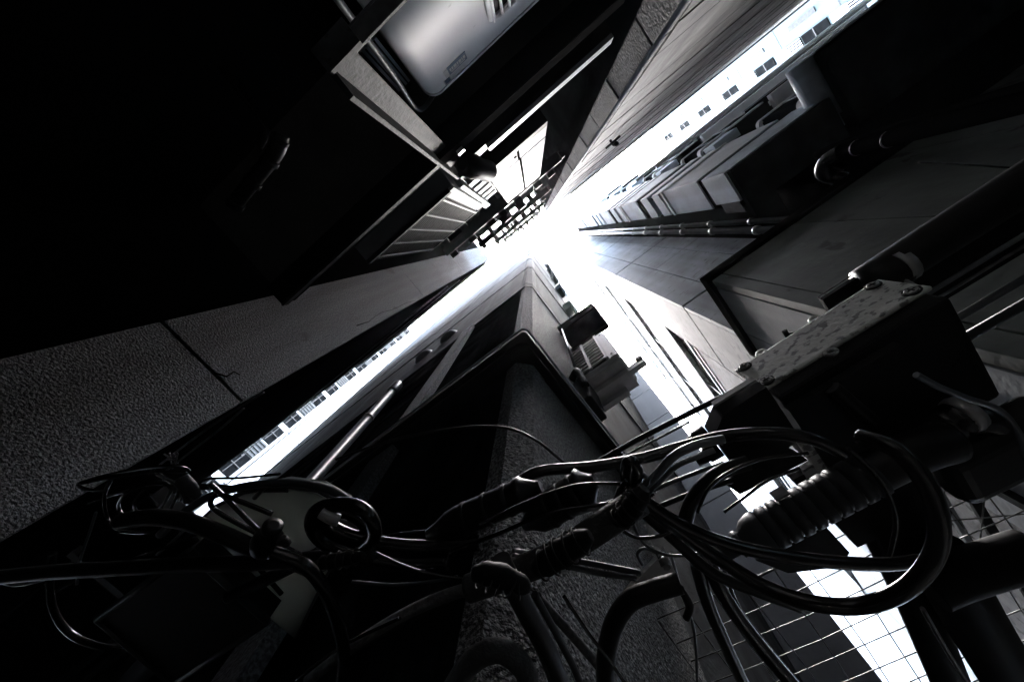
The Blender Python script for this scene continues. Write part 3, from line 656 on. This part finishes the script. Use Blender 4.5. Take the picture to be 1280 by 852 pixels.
# the three white gaps' dark obstacles: brackets and black pipes at lower right
cable('fat black tube crossing the mesh at the right edge', [(1160, 735), (1200, 718), (1290, 690)], .8, 27, 'matte', 'black_tube', 'tube', n=18)
cable('fat black post leaning down through the lower right corner', [(1170, 690), (1215, 770), (1275, 870)], .85, 31, 'matte', 'black_tube', 'tube', n=18)
cable('narrower black post beside the bright strip at lower right', [(1090, 640), (1140, 740), (1195, 870)], .95, 21, 'matte', 'black_tube', 'tube', n=16)
cable('pale edged thin rod beside the black posts at lower right', [(1153, 760), (1185, 815), (1215, 862)], .78, 2.6, 'wire', 'rod', 'rod')
cable('thin cable with a bright edge curling past the machine housing', [(1145, 468), (1175, 484), (1210, 498), (1248, 512), (1272, 540), (1284, 575)], .62, 4, 'grey_pvc')

t = thing('dark_fill_plates', 'black irregular plates added as dark fill and conduit shade behind the big loop and ribbed conduit', 'dark fill', at(1110, 640, .9))  # plates added as a black mass, one for the conduit's shaded underside
for P, h in (([(990, 600), (1045, 572), (1118, 560), (1190, 640), (1178, 735), (1128, 740), (1098, 672), (1072, 684), (1040, 650)], .9), ([(945, 700), (1030, 655), (1062, 690), (1052, 708), (985, 716)], .84), ([(900, 600), (985, 560), (1010, 575), (925, 618)], .88)):
    q = [at(u_, v_, h) for u_, v_ in P]; bmx = bm_(); lo = [bmx.verts.new(p_) for p_ in q]; hi = [bmx.verts.new(p_+Vector((0, 0, .03))) for p_ in q]
    bmx.faces.new(lo[::-1]); bmx.faces.new(hi)
    for i in range(len(q)): bmx.faces.new((lo[i], lo[(i+1) % len(q)], hi[(i+1) % len(q)], hi[i]))
    obj('plate', bmx, 'black_steel', t)
obj('clamp', lathe(bm_(), at(1078, 592, .88), at(1105, 575, .88)-at(1078, 592, .88), [(0, .012), (.004, .022), (.02, .022), (.024, .017), (.04, .017), (.044, .022), (.058, .022), (.06, .01)], 18), 'tape', t)
obj('bolt', lathe(bm_(), at(1200, 540, .86), (0, 0, -1), [(0, .02), (.012, .02), (.016, .012)], 6), 'tape', t)
# wire mesh overhead
def mesh(label, x0, x1, y0, y1, h, dx, dy, r, rot=0):
    t = thing('wire_mesh', label, 'wire mesh', ((x0+x1)/2, (y0+y1)/2, h))
    cx, cy = (x0+x1)/2, (y0+y1)/2; ca, sa = math.cos(rot), math.sin(rot)
    rt = lambda x, y, z: (cx+(x-cx)*ca-(y-cy)*sa, cy+(x-cx)*sa+(y-cy)*ca, z)
    x = x0
    while x <= x1+1e-6:
        obj('wire', tube(bm_(), [rt(x+random.uniform(-.008, .008), y0, h), rt(x+random.uniform(-.014, .014), (y0+y1)/2, h-random.uniform(0, .02)), rt(x+random.uniform(-.008, .008), y1, h)], r, 6, k=2), 'wire', t); x += dx
    y = y0
    while y <= y1+1e-6:
        obj('wire', tube(bm_(), [rt(x0, y+random.uniform(-.01, .01), h+2*r), rt((x0+x1)/2, y+random.uniform(-.014, .014), h+2*r-.01), rt(x1, y+random.uniform(-.01, .01), h+2*r)], r, 6, k=2), 'wire', t); y += dy
    return t
mesh('square wire mesh overhead at the bottom, right of the bracket', -.43, .36, 1.24, 2.1, 1.0, .098, .11, .002, .035)
mesh('square wire mesh overhead at the right edge beyond the black posts', .40, 1.2, 1.24, 2.2, 1.02, .1, .12, .002, -.03)
mesh('loose wire mesh lying askew over the mesh at the right edge', .44, .95, 1.22, 1.85, 1.05, .13, .16, .0022, .45)
t = thing('mesh_frame', 'grey angle frame with a flat bar above the right hand mesh', 'frame', (.7, 1.3, 1.15))
piece('bar', t, 'pale_render', .62, 1.4, 1.22, 1.27, 1.2, 1.215)
piece('bar', t, 'pale_steel', .50, .53, 1.0, 1.9, 1.21, 1.225)
piece('bar', t, 'pale_steel', .58, .60, 1.0, 1.9, 1.22, 1.235)
piece('bar', t, 'galv', .66, .69, 1.3, 2.2, 1.23, 1.245)

# big loops at lower right
cable('big drooping black loop that starts at the strapped hook and swings round lower right', [(787, 612), (784, 590), (788, 577), (795, 590), (793, 608), (806, 628), (840, 656), (890, 692), (950, 730), (1010, 752), (1070, 757), (1125, 740), (1163, 702), (1174, 655), (1158, 605), (1120, 562), (1075, 545)],
      [.62]*8+[.58, .54, .52, .5, .5, .5, .52, .55, .6], 9.5, 'gloss', n=18)
cable('second black cable sagging beside the big drooping loop', [(800, 622), (850, 655), (905, 678), (970, 693), (1040, 702), (1105, 705), (1150, 700)], .60, 8, 'gloss')
cable('third black cable dropping under the big loop towards the mesh', [(805, 640), (845, 676), (890, 715), (945, 738), (1000, 758)], .66, 7, 'rubber')
t = thing('cable_strap', 'black strap holding the hooked cables together at the middle', 'strap', (.0, .5, .62))
obj('band', ring(bm_(), at(795, 602, .62), at(808, 628, .62)-at(790, 590, .62), .0205, .0055, 22, 8), 'rubber', t)
obj('tail', tube(bm_(), run([(783, 600), (776, 612), (779, 628)], .6), .004, 8), 'rubber', t)
cable('black cable arching from the splice to the gland block', [(640, 616), (652, 600), (680, 588), (740, 583), (800, 573), (850, 559), (900, 546), (960, 541), (1015, 548), (1055, 566)], [.78]*6+[.74, .7, .68, .68], 7.5, 'gloss')
cable('short cable climbing from the strap to the gland block, upper of two', [(803, 610), (822, 592), (842, 570), (870, 556), (905, 548)], .70, 5.5, 'grey_pvc')
cable('short cable climbing from the strap to the gland block, lower of two', [(810, 616), (826, 600), (846, 582), (868, 572), (893, 562)], .72, 3.5, 'grey_pvc')
cable('straight thin wire from the strap towards the bright strip, upper one', [(812, 614), (850, 598), (905, 578)], .74, 2.6, 'grey_pvc')
cable('straight thin wire from the strap towards the bright strip, lower one', [(826, 632), (866, 616), (915, 600)], .76, 3.4, 'rubber')
cable('black cable bending from the mesh up to the gland block', [(856, 652), (864, 628), (880, 606), (905, 588), (935, 578)], .70, 9, 'rubber')
cable('thin black bar slanting up from the splice to the junction box', [(700, 604), (790, 553), (870, 512), (940, 478)], .86, 3.6, 'rubber', 'support_bar', 'bar')
cable('thin wire slanting beside the black bar', [(690, 618), (780, 570), (862, 527)], .88, 1.6, 'wire', 'wire', 'wire')
cable('grey cable behind the strap running to the splice', [(700, 646), (735, 636), (765, 628), (805, 610)], .8, 4, 'grey_pvc')
cable('black cable curving down from the strap into the thick bundle', [(782, 612), (770, 640), (745, 668), (705, 692)], .64, 10, 'rubber')

# splice closures and the thick bundle in the middle
def closure(label, a, b_, h, r):
    A, B_ = at(*a, h), at(*b_, h); ax = (B_-A); l = ax.length; rr = px(r, [a, b_], h)
    t = thing('splice_closure', label, 'splice closure', A)
    obj('shell', lathe(bm_(), A, ax, [(0, rr*.35), (l*.08, rr*.5), (l*.2, rr*.9), (l*.3, rr), (l*.8, rr), (l*.82, rr*1.12), (l*.86, rr*1.12), (l*.88, rr*.9), (l*.97, rr*.45), (l, rr*.4)], 20), 'rubber', t)
    for q in (.34, .52, .7): obj('rib', lathe(bm_(), A+ax*q, ax, [(0, rr*1.0), (.003, rr*1.06), (.010, rr*1.06), (.013, rr)], 20), 'black_grille', t)
    piece('clip', t, 'tape', *[v for k in range(3) for v in ((A+ax*.12)[k]-.006, (A+ax*.12)[k]+.008)])
    return t
closure('black splice closure with ribs, the left one of the pair', (535, 668), (676, 607), .72, 19)
closure('black splice closure with ribs, the right one of the pair', (655, 656), (745, 600), .70, 22)
cable('thick taped black bundle rising from the bottom to the strap', [(585, 735), (640, 716), (700, 690), (760, 652), (800, 625)], .74, 17, 'fabric', 'cable_bundle', 'cable bundle', n=16)
t = thing('cable_tag', 'small pale grey metal tag hanging below the left splice closure', 'tag', at(583, 664, .7))
A = at(583, 664, .70); piece('plate', t, 'tape', A.x-.016, A.x+.016, A.y-.012, A.y+.012, A.z, A.z+.003)
cable('grey taped hose rising from the bottom to the bundle', [(385, 850), (440, 808), (500, 770), (560, 743), (612, 730)], .78, 7, 'rope', 'hose', 'hose')
cable('thin cable beside the grey taped hose', [(400, 838), (470, 796), (530, 765), (590, 735)], .8, 3, 'fabric')
cable('twisted grey rope hanging to the bottom right of the bundle', [(672, 745), (705, 782), (740, 822), (775, 865)], .76, 5.5, 'rope', 'rope', 'rope')
cable('flat black cable falling to the bottom beside the rope', [(625, 700), (655, 758), (685, 815), (705, 870)], .72, 13, 'rubber')
cable('thin black wire with a bright edge falling to the bottom', [(640, 735), (662, 780), (682, 830), (690, 865)], .68, 2.5, 'gloss', 'wire', 'wire')
cable('grey black cable falling to the bottom, outer one beside the rope', [(668, 742), (700, 800), (720, 840), (730, 868)], .70, 4.5, 'dim_pvc')
cable('upper of two grey cables tied together before the rough wall', [(640, 688), (700, 697), (750, 706), (800, 716)], .9, 3.6, 'grey_pvc', group='tied grey cables')
cable('lower of two grey cables tied together before the rough wall', [(640, 694), (695, 704), (745, 715), (795, 722)], .89, 3.6, 'grey_pvc', group='tied grey cables')
tag(obj('cable_tie', ring(bm_(), at(758, 713, .9), at(800, 718, .9)-at(720, 703, .9), .016, .003, 16, 6), 'rubber'), 'black tie round the two grey cables', 'cable tie')
cable('black hose bending down to the bottom by the bracket', [(757, 866), (757, 825), (765, 785), (785, 752), (815, 738), (850, 728)], .74, 12, 'rubber', 'hose', 'hose', n=16)
t = thing('channel_bracket', 'grey folded metal bracket with a worn edge by the bent black hose', 'bracket', at(820, 740, .74))
q = [at(780, 742, .74), at(832, 688, .74), at(850, 728, .74), at(786, 768, .74)]
bmx = bm_(); lo = [bmx.verts.new(p+Vector((0, 0, -.0))) for p in q]; hi = [bmx.verts.new(p+Vector((0, 0, .012))) for p in q]
bmx.faces.new(lo[::-1]); bmx.faces.new(hi)
for i in range(4): bmx.faces.new((lo[i], lo[(i+1) % 4], hi[(i+1) % 4], hi[i]))
obj('plate', bmx, 'grey_enamel', t)
obj('worn_edge', tube(bm_(), [at(780, 744, .735), at(826, 722, .735)], .005, 8, False), 'tape', t)
obj('bolt', lathe(bm_(), at(830, 700, .735), (0, 0, -1), [(0, .014), (.008, .014), (.009, .009), (.02, .009)], 6), 'bolt', t)
obj('loop', tube(bm_(), run([(803, 705), (797, 692), (805, 685), (820, 690), (826, 702)], .74), .004, 8), 'grey_pvc', t)
obj('drop_pipe', tube(bm_(), run([(850, 735), (862, 755), (858, 772)], .74), .009, 10), 'black_grille', t)
cable('pair of black cables dropping past the bracket to the bottom edge, left one', [(868, 690), (880, 740), (900, 790), (935, 866)], .80, 8, 'gloss')
cable('pair of black cables dropping past the bracket to the bottom edge, right one', [(885, 700), (905, 745), (940, 795), (1000, 866)], .80, 9, 'gloss')

def lump(label, pts, h, r, seed):
    rnd = random.Random(seed); t = thing('taped_joint', label, 'taped joint', at(*pts[1], h))
    P = run(pts, h); rr = px(r, pts, h)
    obj('core', tube(bm_(), P, lambda q: rr*(.4+.5*math.sin(math.pi*min(1, max(0, q)))**.7+.06*math.sin(q*23+seed)), 14), 'matte', t)
    for k in range(5):
        q = P[0].lerp(P[-1], .15+.17*k); ax = (P[-1]-P[0])+Vector((rnd.uniform(-.02, .02), rnd.uniform(-.02, .02), rnd.uniform(-.02, .02)))
        obj('wrap', ring(bm_(), q, ax, rr*(.80+.25*math.sin(math.pi*(.15+.17*k))), rr*.07, 16, 6), 'black_grille', t)
    return t
lump('lumpy taped joint where the hanging black cables meet under the left splice', [(590, 716), (622, 718), (662, 735)], .40, 16, 1)
lump('lumpy taped joint in the middle of the thick bundle', [(668, 712), (700, 692), (738, 668)], .52, 19, 2)
lump('lumpy taped joint below the strap at the upper end of the bundle', [(770, 655), (792, 632), (806, 610)], .56, 15, 3)
lump('lumpy taped joint at the left end of the tight coil cables', [(395, 705), (420, 700), (455, 694)], .58, 10, 4)
# thin wires in the gaps of the tangle
thin = [('from the coil to the bottom bundle', [(468, 690), (520, 712), (575, 722), (630, 716)], .62, 2),
 ('crossing under the splice closures', [(560, 690), (620, 668), (690, 640), (770, 628)], .66, 2.4),
 ('over the right splice closure', [(600, 655), (660, 626), (720, 606), (775, 604)], .6, 2),
 ('looping under the strap, left one', [(770, 640), (778, 662), (800, 672), (830, 668), (858, 655)], .64, 2.2),
 ('looping under the strap, right one', [(790, 650), (806, 680), (840, 694), (880, 690)], .66, 1.8),
 ('falling through the mesh near its left end', [(838, 690), (852, 740), (868, 790), (872, 866)], .85, 1.8),
 ('falling through the middle of the mesh', [(905, 712), (925, 760), (965, 812), (1010, 866)], .85, 2),
 ('from the tangle down the black lower left', [(120, 640), (112, 665), (100, 700), (96, 730)], .75, 1.5),
 ('slanting over the square black box', [(60, 745), (120, 712), (190, 690), (262, 660)], .8, 2),
 ('short and slanting beside the white strip end', [(196, 693), (220, 672), (243, 650)], .82, 1.6),
 ('bottom left, rising to the crossing cable', [(370, 850), (430, 806), (500, 772)], .55, 2),
 ('beside the rope at the bottom centre', [(705, 745), (735, 790), (765, 830), (790, 866)], .5, 2.2),
 ('from the ribbed conduit to the big loop', [(905, 640), (930, 622), (960, 600), (1000, 585)], .62, 2),
 ('arching above the ribbed conduit', [(872, 640), (885, 612), (908, 592), (950, 574), (1010, 566)], .64, 2.2),
 ('behind the machine housing', [(1060, 560), (1100, 600), (1120, 650), (1110, 700)], .66, 3)]
for lab, pts, h, r in thin: cable('thin wire '+lab, pts, h, r, 'gloss' if r > 1.9 else 'grey_pvc', 'wire', 'wire', n=8)

# tight coil left of centre
cable('outer turn of the tight glossy coil left of centre', [(560, 703), (500, 703), (450, 694), (410, 680), (391, 660), (394, 640), (415, 631), (445, 633), (464, 648), (468, 668), (455, 680)], [.66]*7+[.65, .64, .64, .66], 9, 'gloss', group='tight glossy coil', n=16)
cable('inner turn of the tight glossy coil with the silver clamp', [(600, 678), (540, 684), (480, 680), (435, 669), (411, 655), (410, 643), (424, 637), (446, 645), (462, 660), (471, 674)], [.68]*6+[.69, .7, .7, .7], 9, 'gloss', group='tight glossy coil', n=16)
t = thing('hose_clamp', 'small silver clamp on top of the tight glossy coil', 'clamp', at(412, 643, .66))
A = at(413, 645, .655)
obj('band', tube(bm_(), [at(402, 640, .645), at(412, 646, .643), at(424, 650, .645)], .012, 12), 'tape', t)
cable('thin arched cable with a bright top from the alley bottom to the coil', [(200, 668), (230, 640), (268, 618), (315, 606), (365, 603), (410, 611), (440, 628)], .74, 5, 'dim_pvc')
cable('heavy black cable from the tangle down to the splice', [(150, 652), (190, 646), (235, 652), (280, 668), (330, 690), (365, 700), (395, 714)], .68, 10, 'rubber', n=16)
cable('heavy straight black cable crossing from the left edge', [(-10, 722), (60, 715), (130, 711), (220, 706), (320, 703), (400, 697), (470, 690)], .66, 9, 'rubber', n=16)
cable('black cable running from the splice down to the bottom, with a bright edge', [(340, 690), (380, 706), (405, 735), (422, 775), (430, 820), (426, 866)], .66, 8, 'gloss', n=14)
cable('short black cable branching towards the dark frame', [(400, 690), (350, 715), (310, 735), (285, 745)], .7, 8, 'rubber')
cable('thin bent cable with a square loop above the pale box', [(395, 702), (350, 680), (300, 655), (268, 636), (264, 625), (275, 618), (300, 626), (340, 642)], .66, 3, 'gloss')
cable('thin straight cable slanting over the pale box', [(262, 604), (285, 625), (315, 655), (335, 672)], .66, 3, 'gloss')
t = thing('cable_joint', 'black bulbous cable joint with a small nut in front of the pale box', 'cable joint', at(340, 668, .64))
A = at(338, 668, .64)
obj('shell', lathe(bm_(), at(328, 690, .64), at(345, 648, .64)-at(328, 690, .64), [(0, .012), (.01, .026), (.03, .031), (.05, .027), (.06, .016), (.066, .02), (.078, .02), (.08, .01)], 18), 'rubber', t)
obj('nut', lathe(bm_(), at(352, 672, .635), at(356, 682, .635)-at(350, 668, .635), [(0, .01), (.012, .013), (.02, .013), (.024, .006)], 6), 'black_grille', t)
# dish and square frame at lower left
cd = at(352, 702, .8); rd = .232
t = thing('pale_light_box', 'dim pale grey curved-top box behind the cables at lower left', 'light box', at(340, 700, .8))
q = [at(u_, v_, .8) for u_, v_ in ((240, 662), (268, 636), (305, 618), (350, 610), (395, 616), (428, 634), (446, 660), (404, 722), (368, 797), (300, 742))]
bmx = bm_(); lo = [bmx.verts.new(p_) for p_ in q]; hi = [bmx.verts.new(p_+Vector((0, 0, .05))) for p_ in q]
bmx.faces.new(lo[::-1]); bmx.faces.new(hi)
for k in range(len(q)): bmx.faces.new((lo[k], lo[(k+1) % len(q)], hi[(k+1) % len(q)], hi[k]))
obj('shell', bmx, 'dish_shell', t)
obj('rim', tube(bm_(), [p_+Vector((0, 0, .01)) for p_ in q+q[:1]], .008, 8, False), 'dim_pvc', t)
for q in (((262, 676), (322, 742)), ((287, 668), (352, 742)), ((338, 600), (318, 622))):
    obj('rib', tube(bm_(), [at(*q[0], .79), at(*q[1], .79)], .006, 8, False), 'black_grille', t)
t = thing('lamp_box', 'square black box with a faint grey frame before the pale box', 'box', at(225, 770, .70))
q = [at(236, 690, .70), at(333, 778, .70), at(215, 856, .70), at(120, 775, .70)]
bmx = bm_(); lo = [bmx.verts.new(p) for p in q]; hi = [bmx.verts.new(p+Vector((0, 0, .06))) for p in q]
bmx.faces.new(lo[::-1]); bmx.faces.new(hi)
for i in range(4): bmx.faces.new((lo[i], lo[(i+1) % 4], hi[(i+1) % 4], hi[i]))
obj('body', bmx, 'black_grille', t)
for i in range(4): obj('frame_bar', tube(bm_(), [q[i]+Vector((0, 0, .004)), q[(i+1) % 4]+Vector((0, 0, .004))], .009, 8, False), 'dim_pvc', t)
# tangle at left
tang = [[(100, 604), (140, 596), (190, 590), (235, 589), (215, 582), (160, 588), (110, 600), (98, 606), (112, 612), (135, 613)],
        [(138, 600), (130, 622), (135, 650), (150, 660)], [(160, 650), (148, 635), (155, 618), (185, 606), (215, 606)],
        [(175, 646), (168, 630), (180, 612), (205, 600)], [(225, 606), (218, 625), (205, 645), (185, 652)], [(215, 610), (200, 635), (178, 650)],
        [(110, 628), (135, 620), (165, 612)], [(150, 664), (185, 665), (215, 655), (235, 640)], [(196, 592), (220, 604), (236, 612), (225, 625)]]
t = thing('cable_tangle', 'tangle of thin looped black wires in front of the rough left wall', 'cable tangle', at(180, 620, .8))
for i, c_ in enumerate(tang): obj('loop', tube(bm_(), run(c_, [.8+.012*((i*5+k) % 4) for k in range(len(c_))]), px(2.2, c_, .8), 8), 'gloss', t)
t = thing('wire_knot', 'lumpy black taped knot of wires at the end of the bright strip', 'wire knot', at(237, 610, .79))
for k in range(7):
    a, b_ = (226+random.uniform(-4, 6), 600+random.uniform(-4, 4)), (240+random.uniform(-6, 8), 622+random.uniform(-6, 6))
    obj('wrap', tube(bm_(), run([a, ((a[0]+b_[0])/2+random.uniform(-5, 5), (a[1]+b_[1])/2), b_], [.79, .785, .79]), .012, 8), 'fabric', t)
cable('thin wire from the knot out across the bright strip, upper one', [(248, 604), (262, 598), (300, 597), (350, 592)], .8, 1.6, 'gloss', 'wire', 'wire')
cable('thicker wire from the knot out across the bright strip, lower one', [(244, 608), (268, 608), (300, 611), (360, 611)], .8, 4, 'rubber', 'wire', 'wire')
t = thing('wire_tie', 'small bundle of pale twisted wire ends above the tangle', 'wire tie', at(215, 578, .9))
for c_ in ([(205, 567), (215, 572), (222, 566), (218, 582)], [(212, 566), (216, 585), (220, 570)], [(208, 574), (221, 574), (216, 566)]):
    obj('wire_end', tube(bm_(), run(c_, .9), .0022, 6), 'wire', t)
cable('thin wire slanting up the left facade from the tangle, upper one', [(185, 592), (260, 535), (330, 490)], 1.2, 1.1, 'wire', 'wire', 'wire')
cable('thin wire slanting up the left facade from the tangle, lower one', [(205, 590), (270, 540), (305, 510)], 1.1, 1.1, 'wire', 'wire', 'wire')
cable('black loop hanging at the far lower left with a faint bright edge', [(66, 690), (62, 730), (68, 765), (90, 793), (130, 808), (180, 803), (225, 788)], .72, 4, 'gloss')
cable('dull yellowish wire at the left edge, upper of two', [(-10, 717), (30, 715), (70, 713)], .8, 1.6, 'grey_pvc', 'wire', 'wire', 'dull wires at the left edge')
cable('dull yellowish wire at the left edge, sagging lower one', [(-10, 724), (20, 731), (58, 724)], .8, 1.6, 'grey_pvc', 'wire', 'wire', 'dull wires at the left edge')
cable('thin wire hanging across the dark canopy in a shallow arc', [(420, 574), (470, 556), (530, 541), (590, 533), (635, 535), (670, 550), (700, 574), (720, 590)], [.95]*4+[.9, .86, .82, .8], 1.7, 'rubber', 'wire', 'wire')
cable('short thin cable from the coil to the left splice closure', [(470, 673), (500, 667), (535, 664)], .74, 2.2, 'gloss')
cable('thin cable sagging under the coil', [(440, 726), (490, 730), (540, 726), (572, 720)], .76, 1.6, 'grey_pvc')
t = thing('pale_duct_end', 'dim grey curved sheet lit faintly at the bottom centre', 'sheet', at(610, 830, .42))
obj('curved_sheet', tube(bm_(), run([(560, 870), (590, 826), (625, 812), (655, 835), (662, 868)], .42), .016, 16), 'fabric', t)

# ------------------------------------------------------------------ scattering volume added to imitate lens bloom round the sky
hm = bpy.data.materials.new('haze'); hm.use_nodes = True; ht = hm.node_tree; ht.nodes.clear()
ho = ht.nodes.new('ShaderNodeOutputMaterial'); hv = ht.nodes.new('ShaderNodeVolumePrincipled')
hv.inputs['Color'].default_value = (.93, .97, 1, 1); hv.inputs['Density'].default_value = .00042; hv.inputs['Anisotropy'].default_value = .85
ht.links.new(hv.outputs[0], ho.inputs['Volume']); M['haze'] = hm
tag(obj('haze', box(bm_(), -63, 63, -63, 63, G0-1.3, 46.5), 'haze'), 'thin haze volume added for a bloom round the sky', None, kind='stuff')
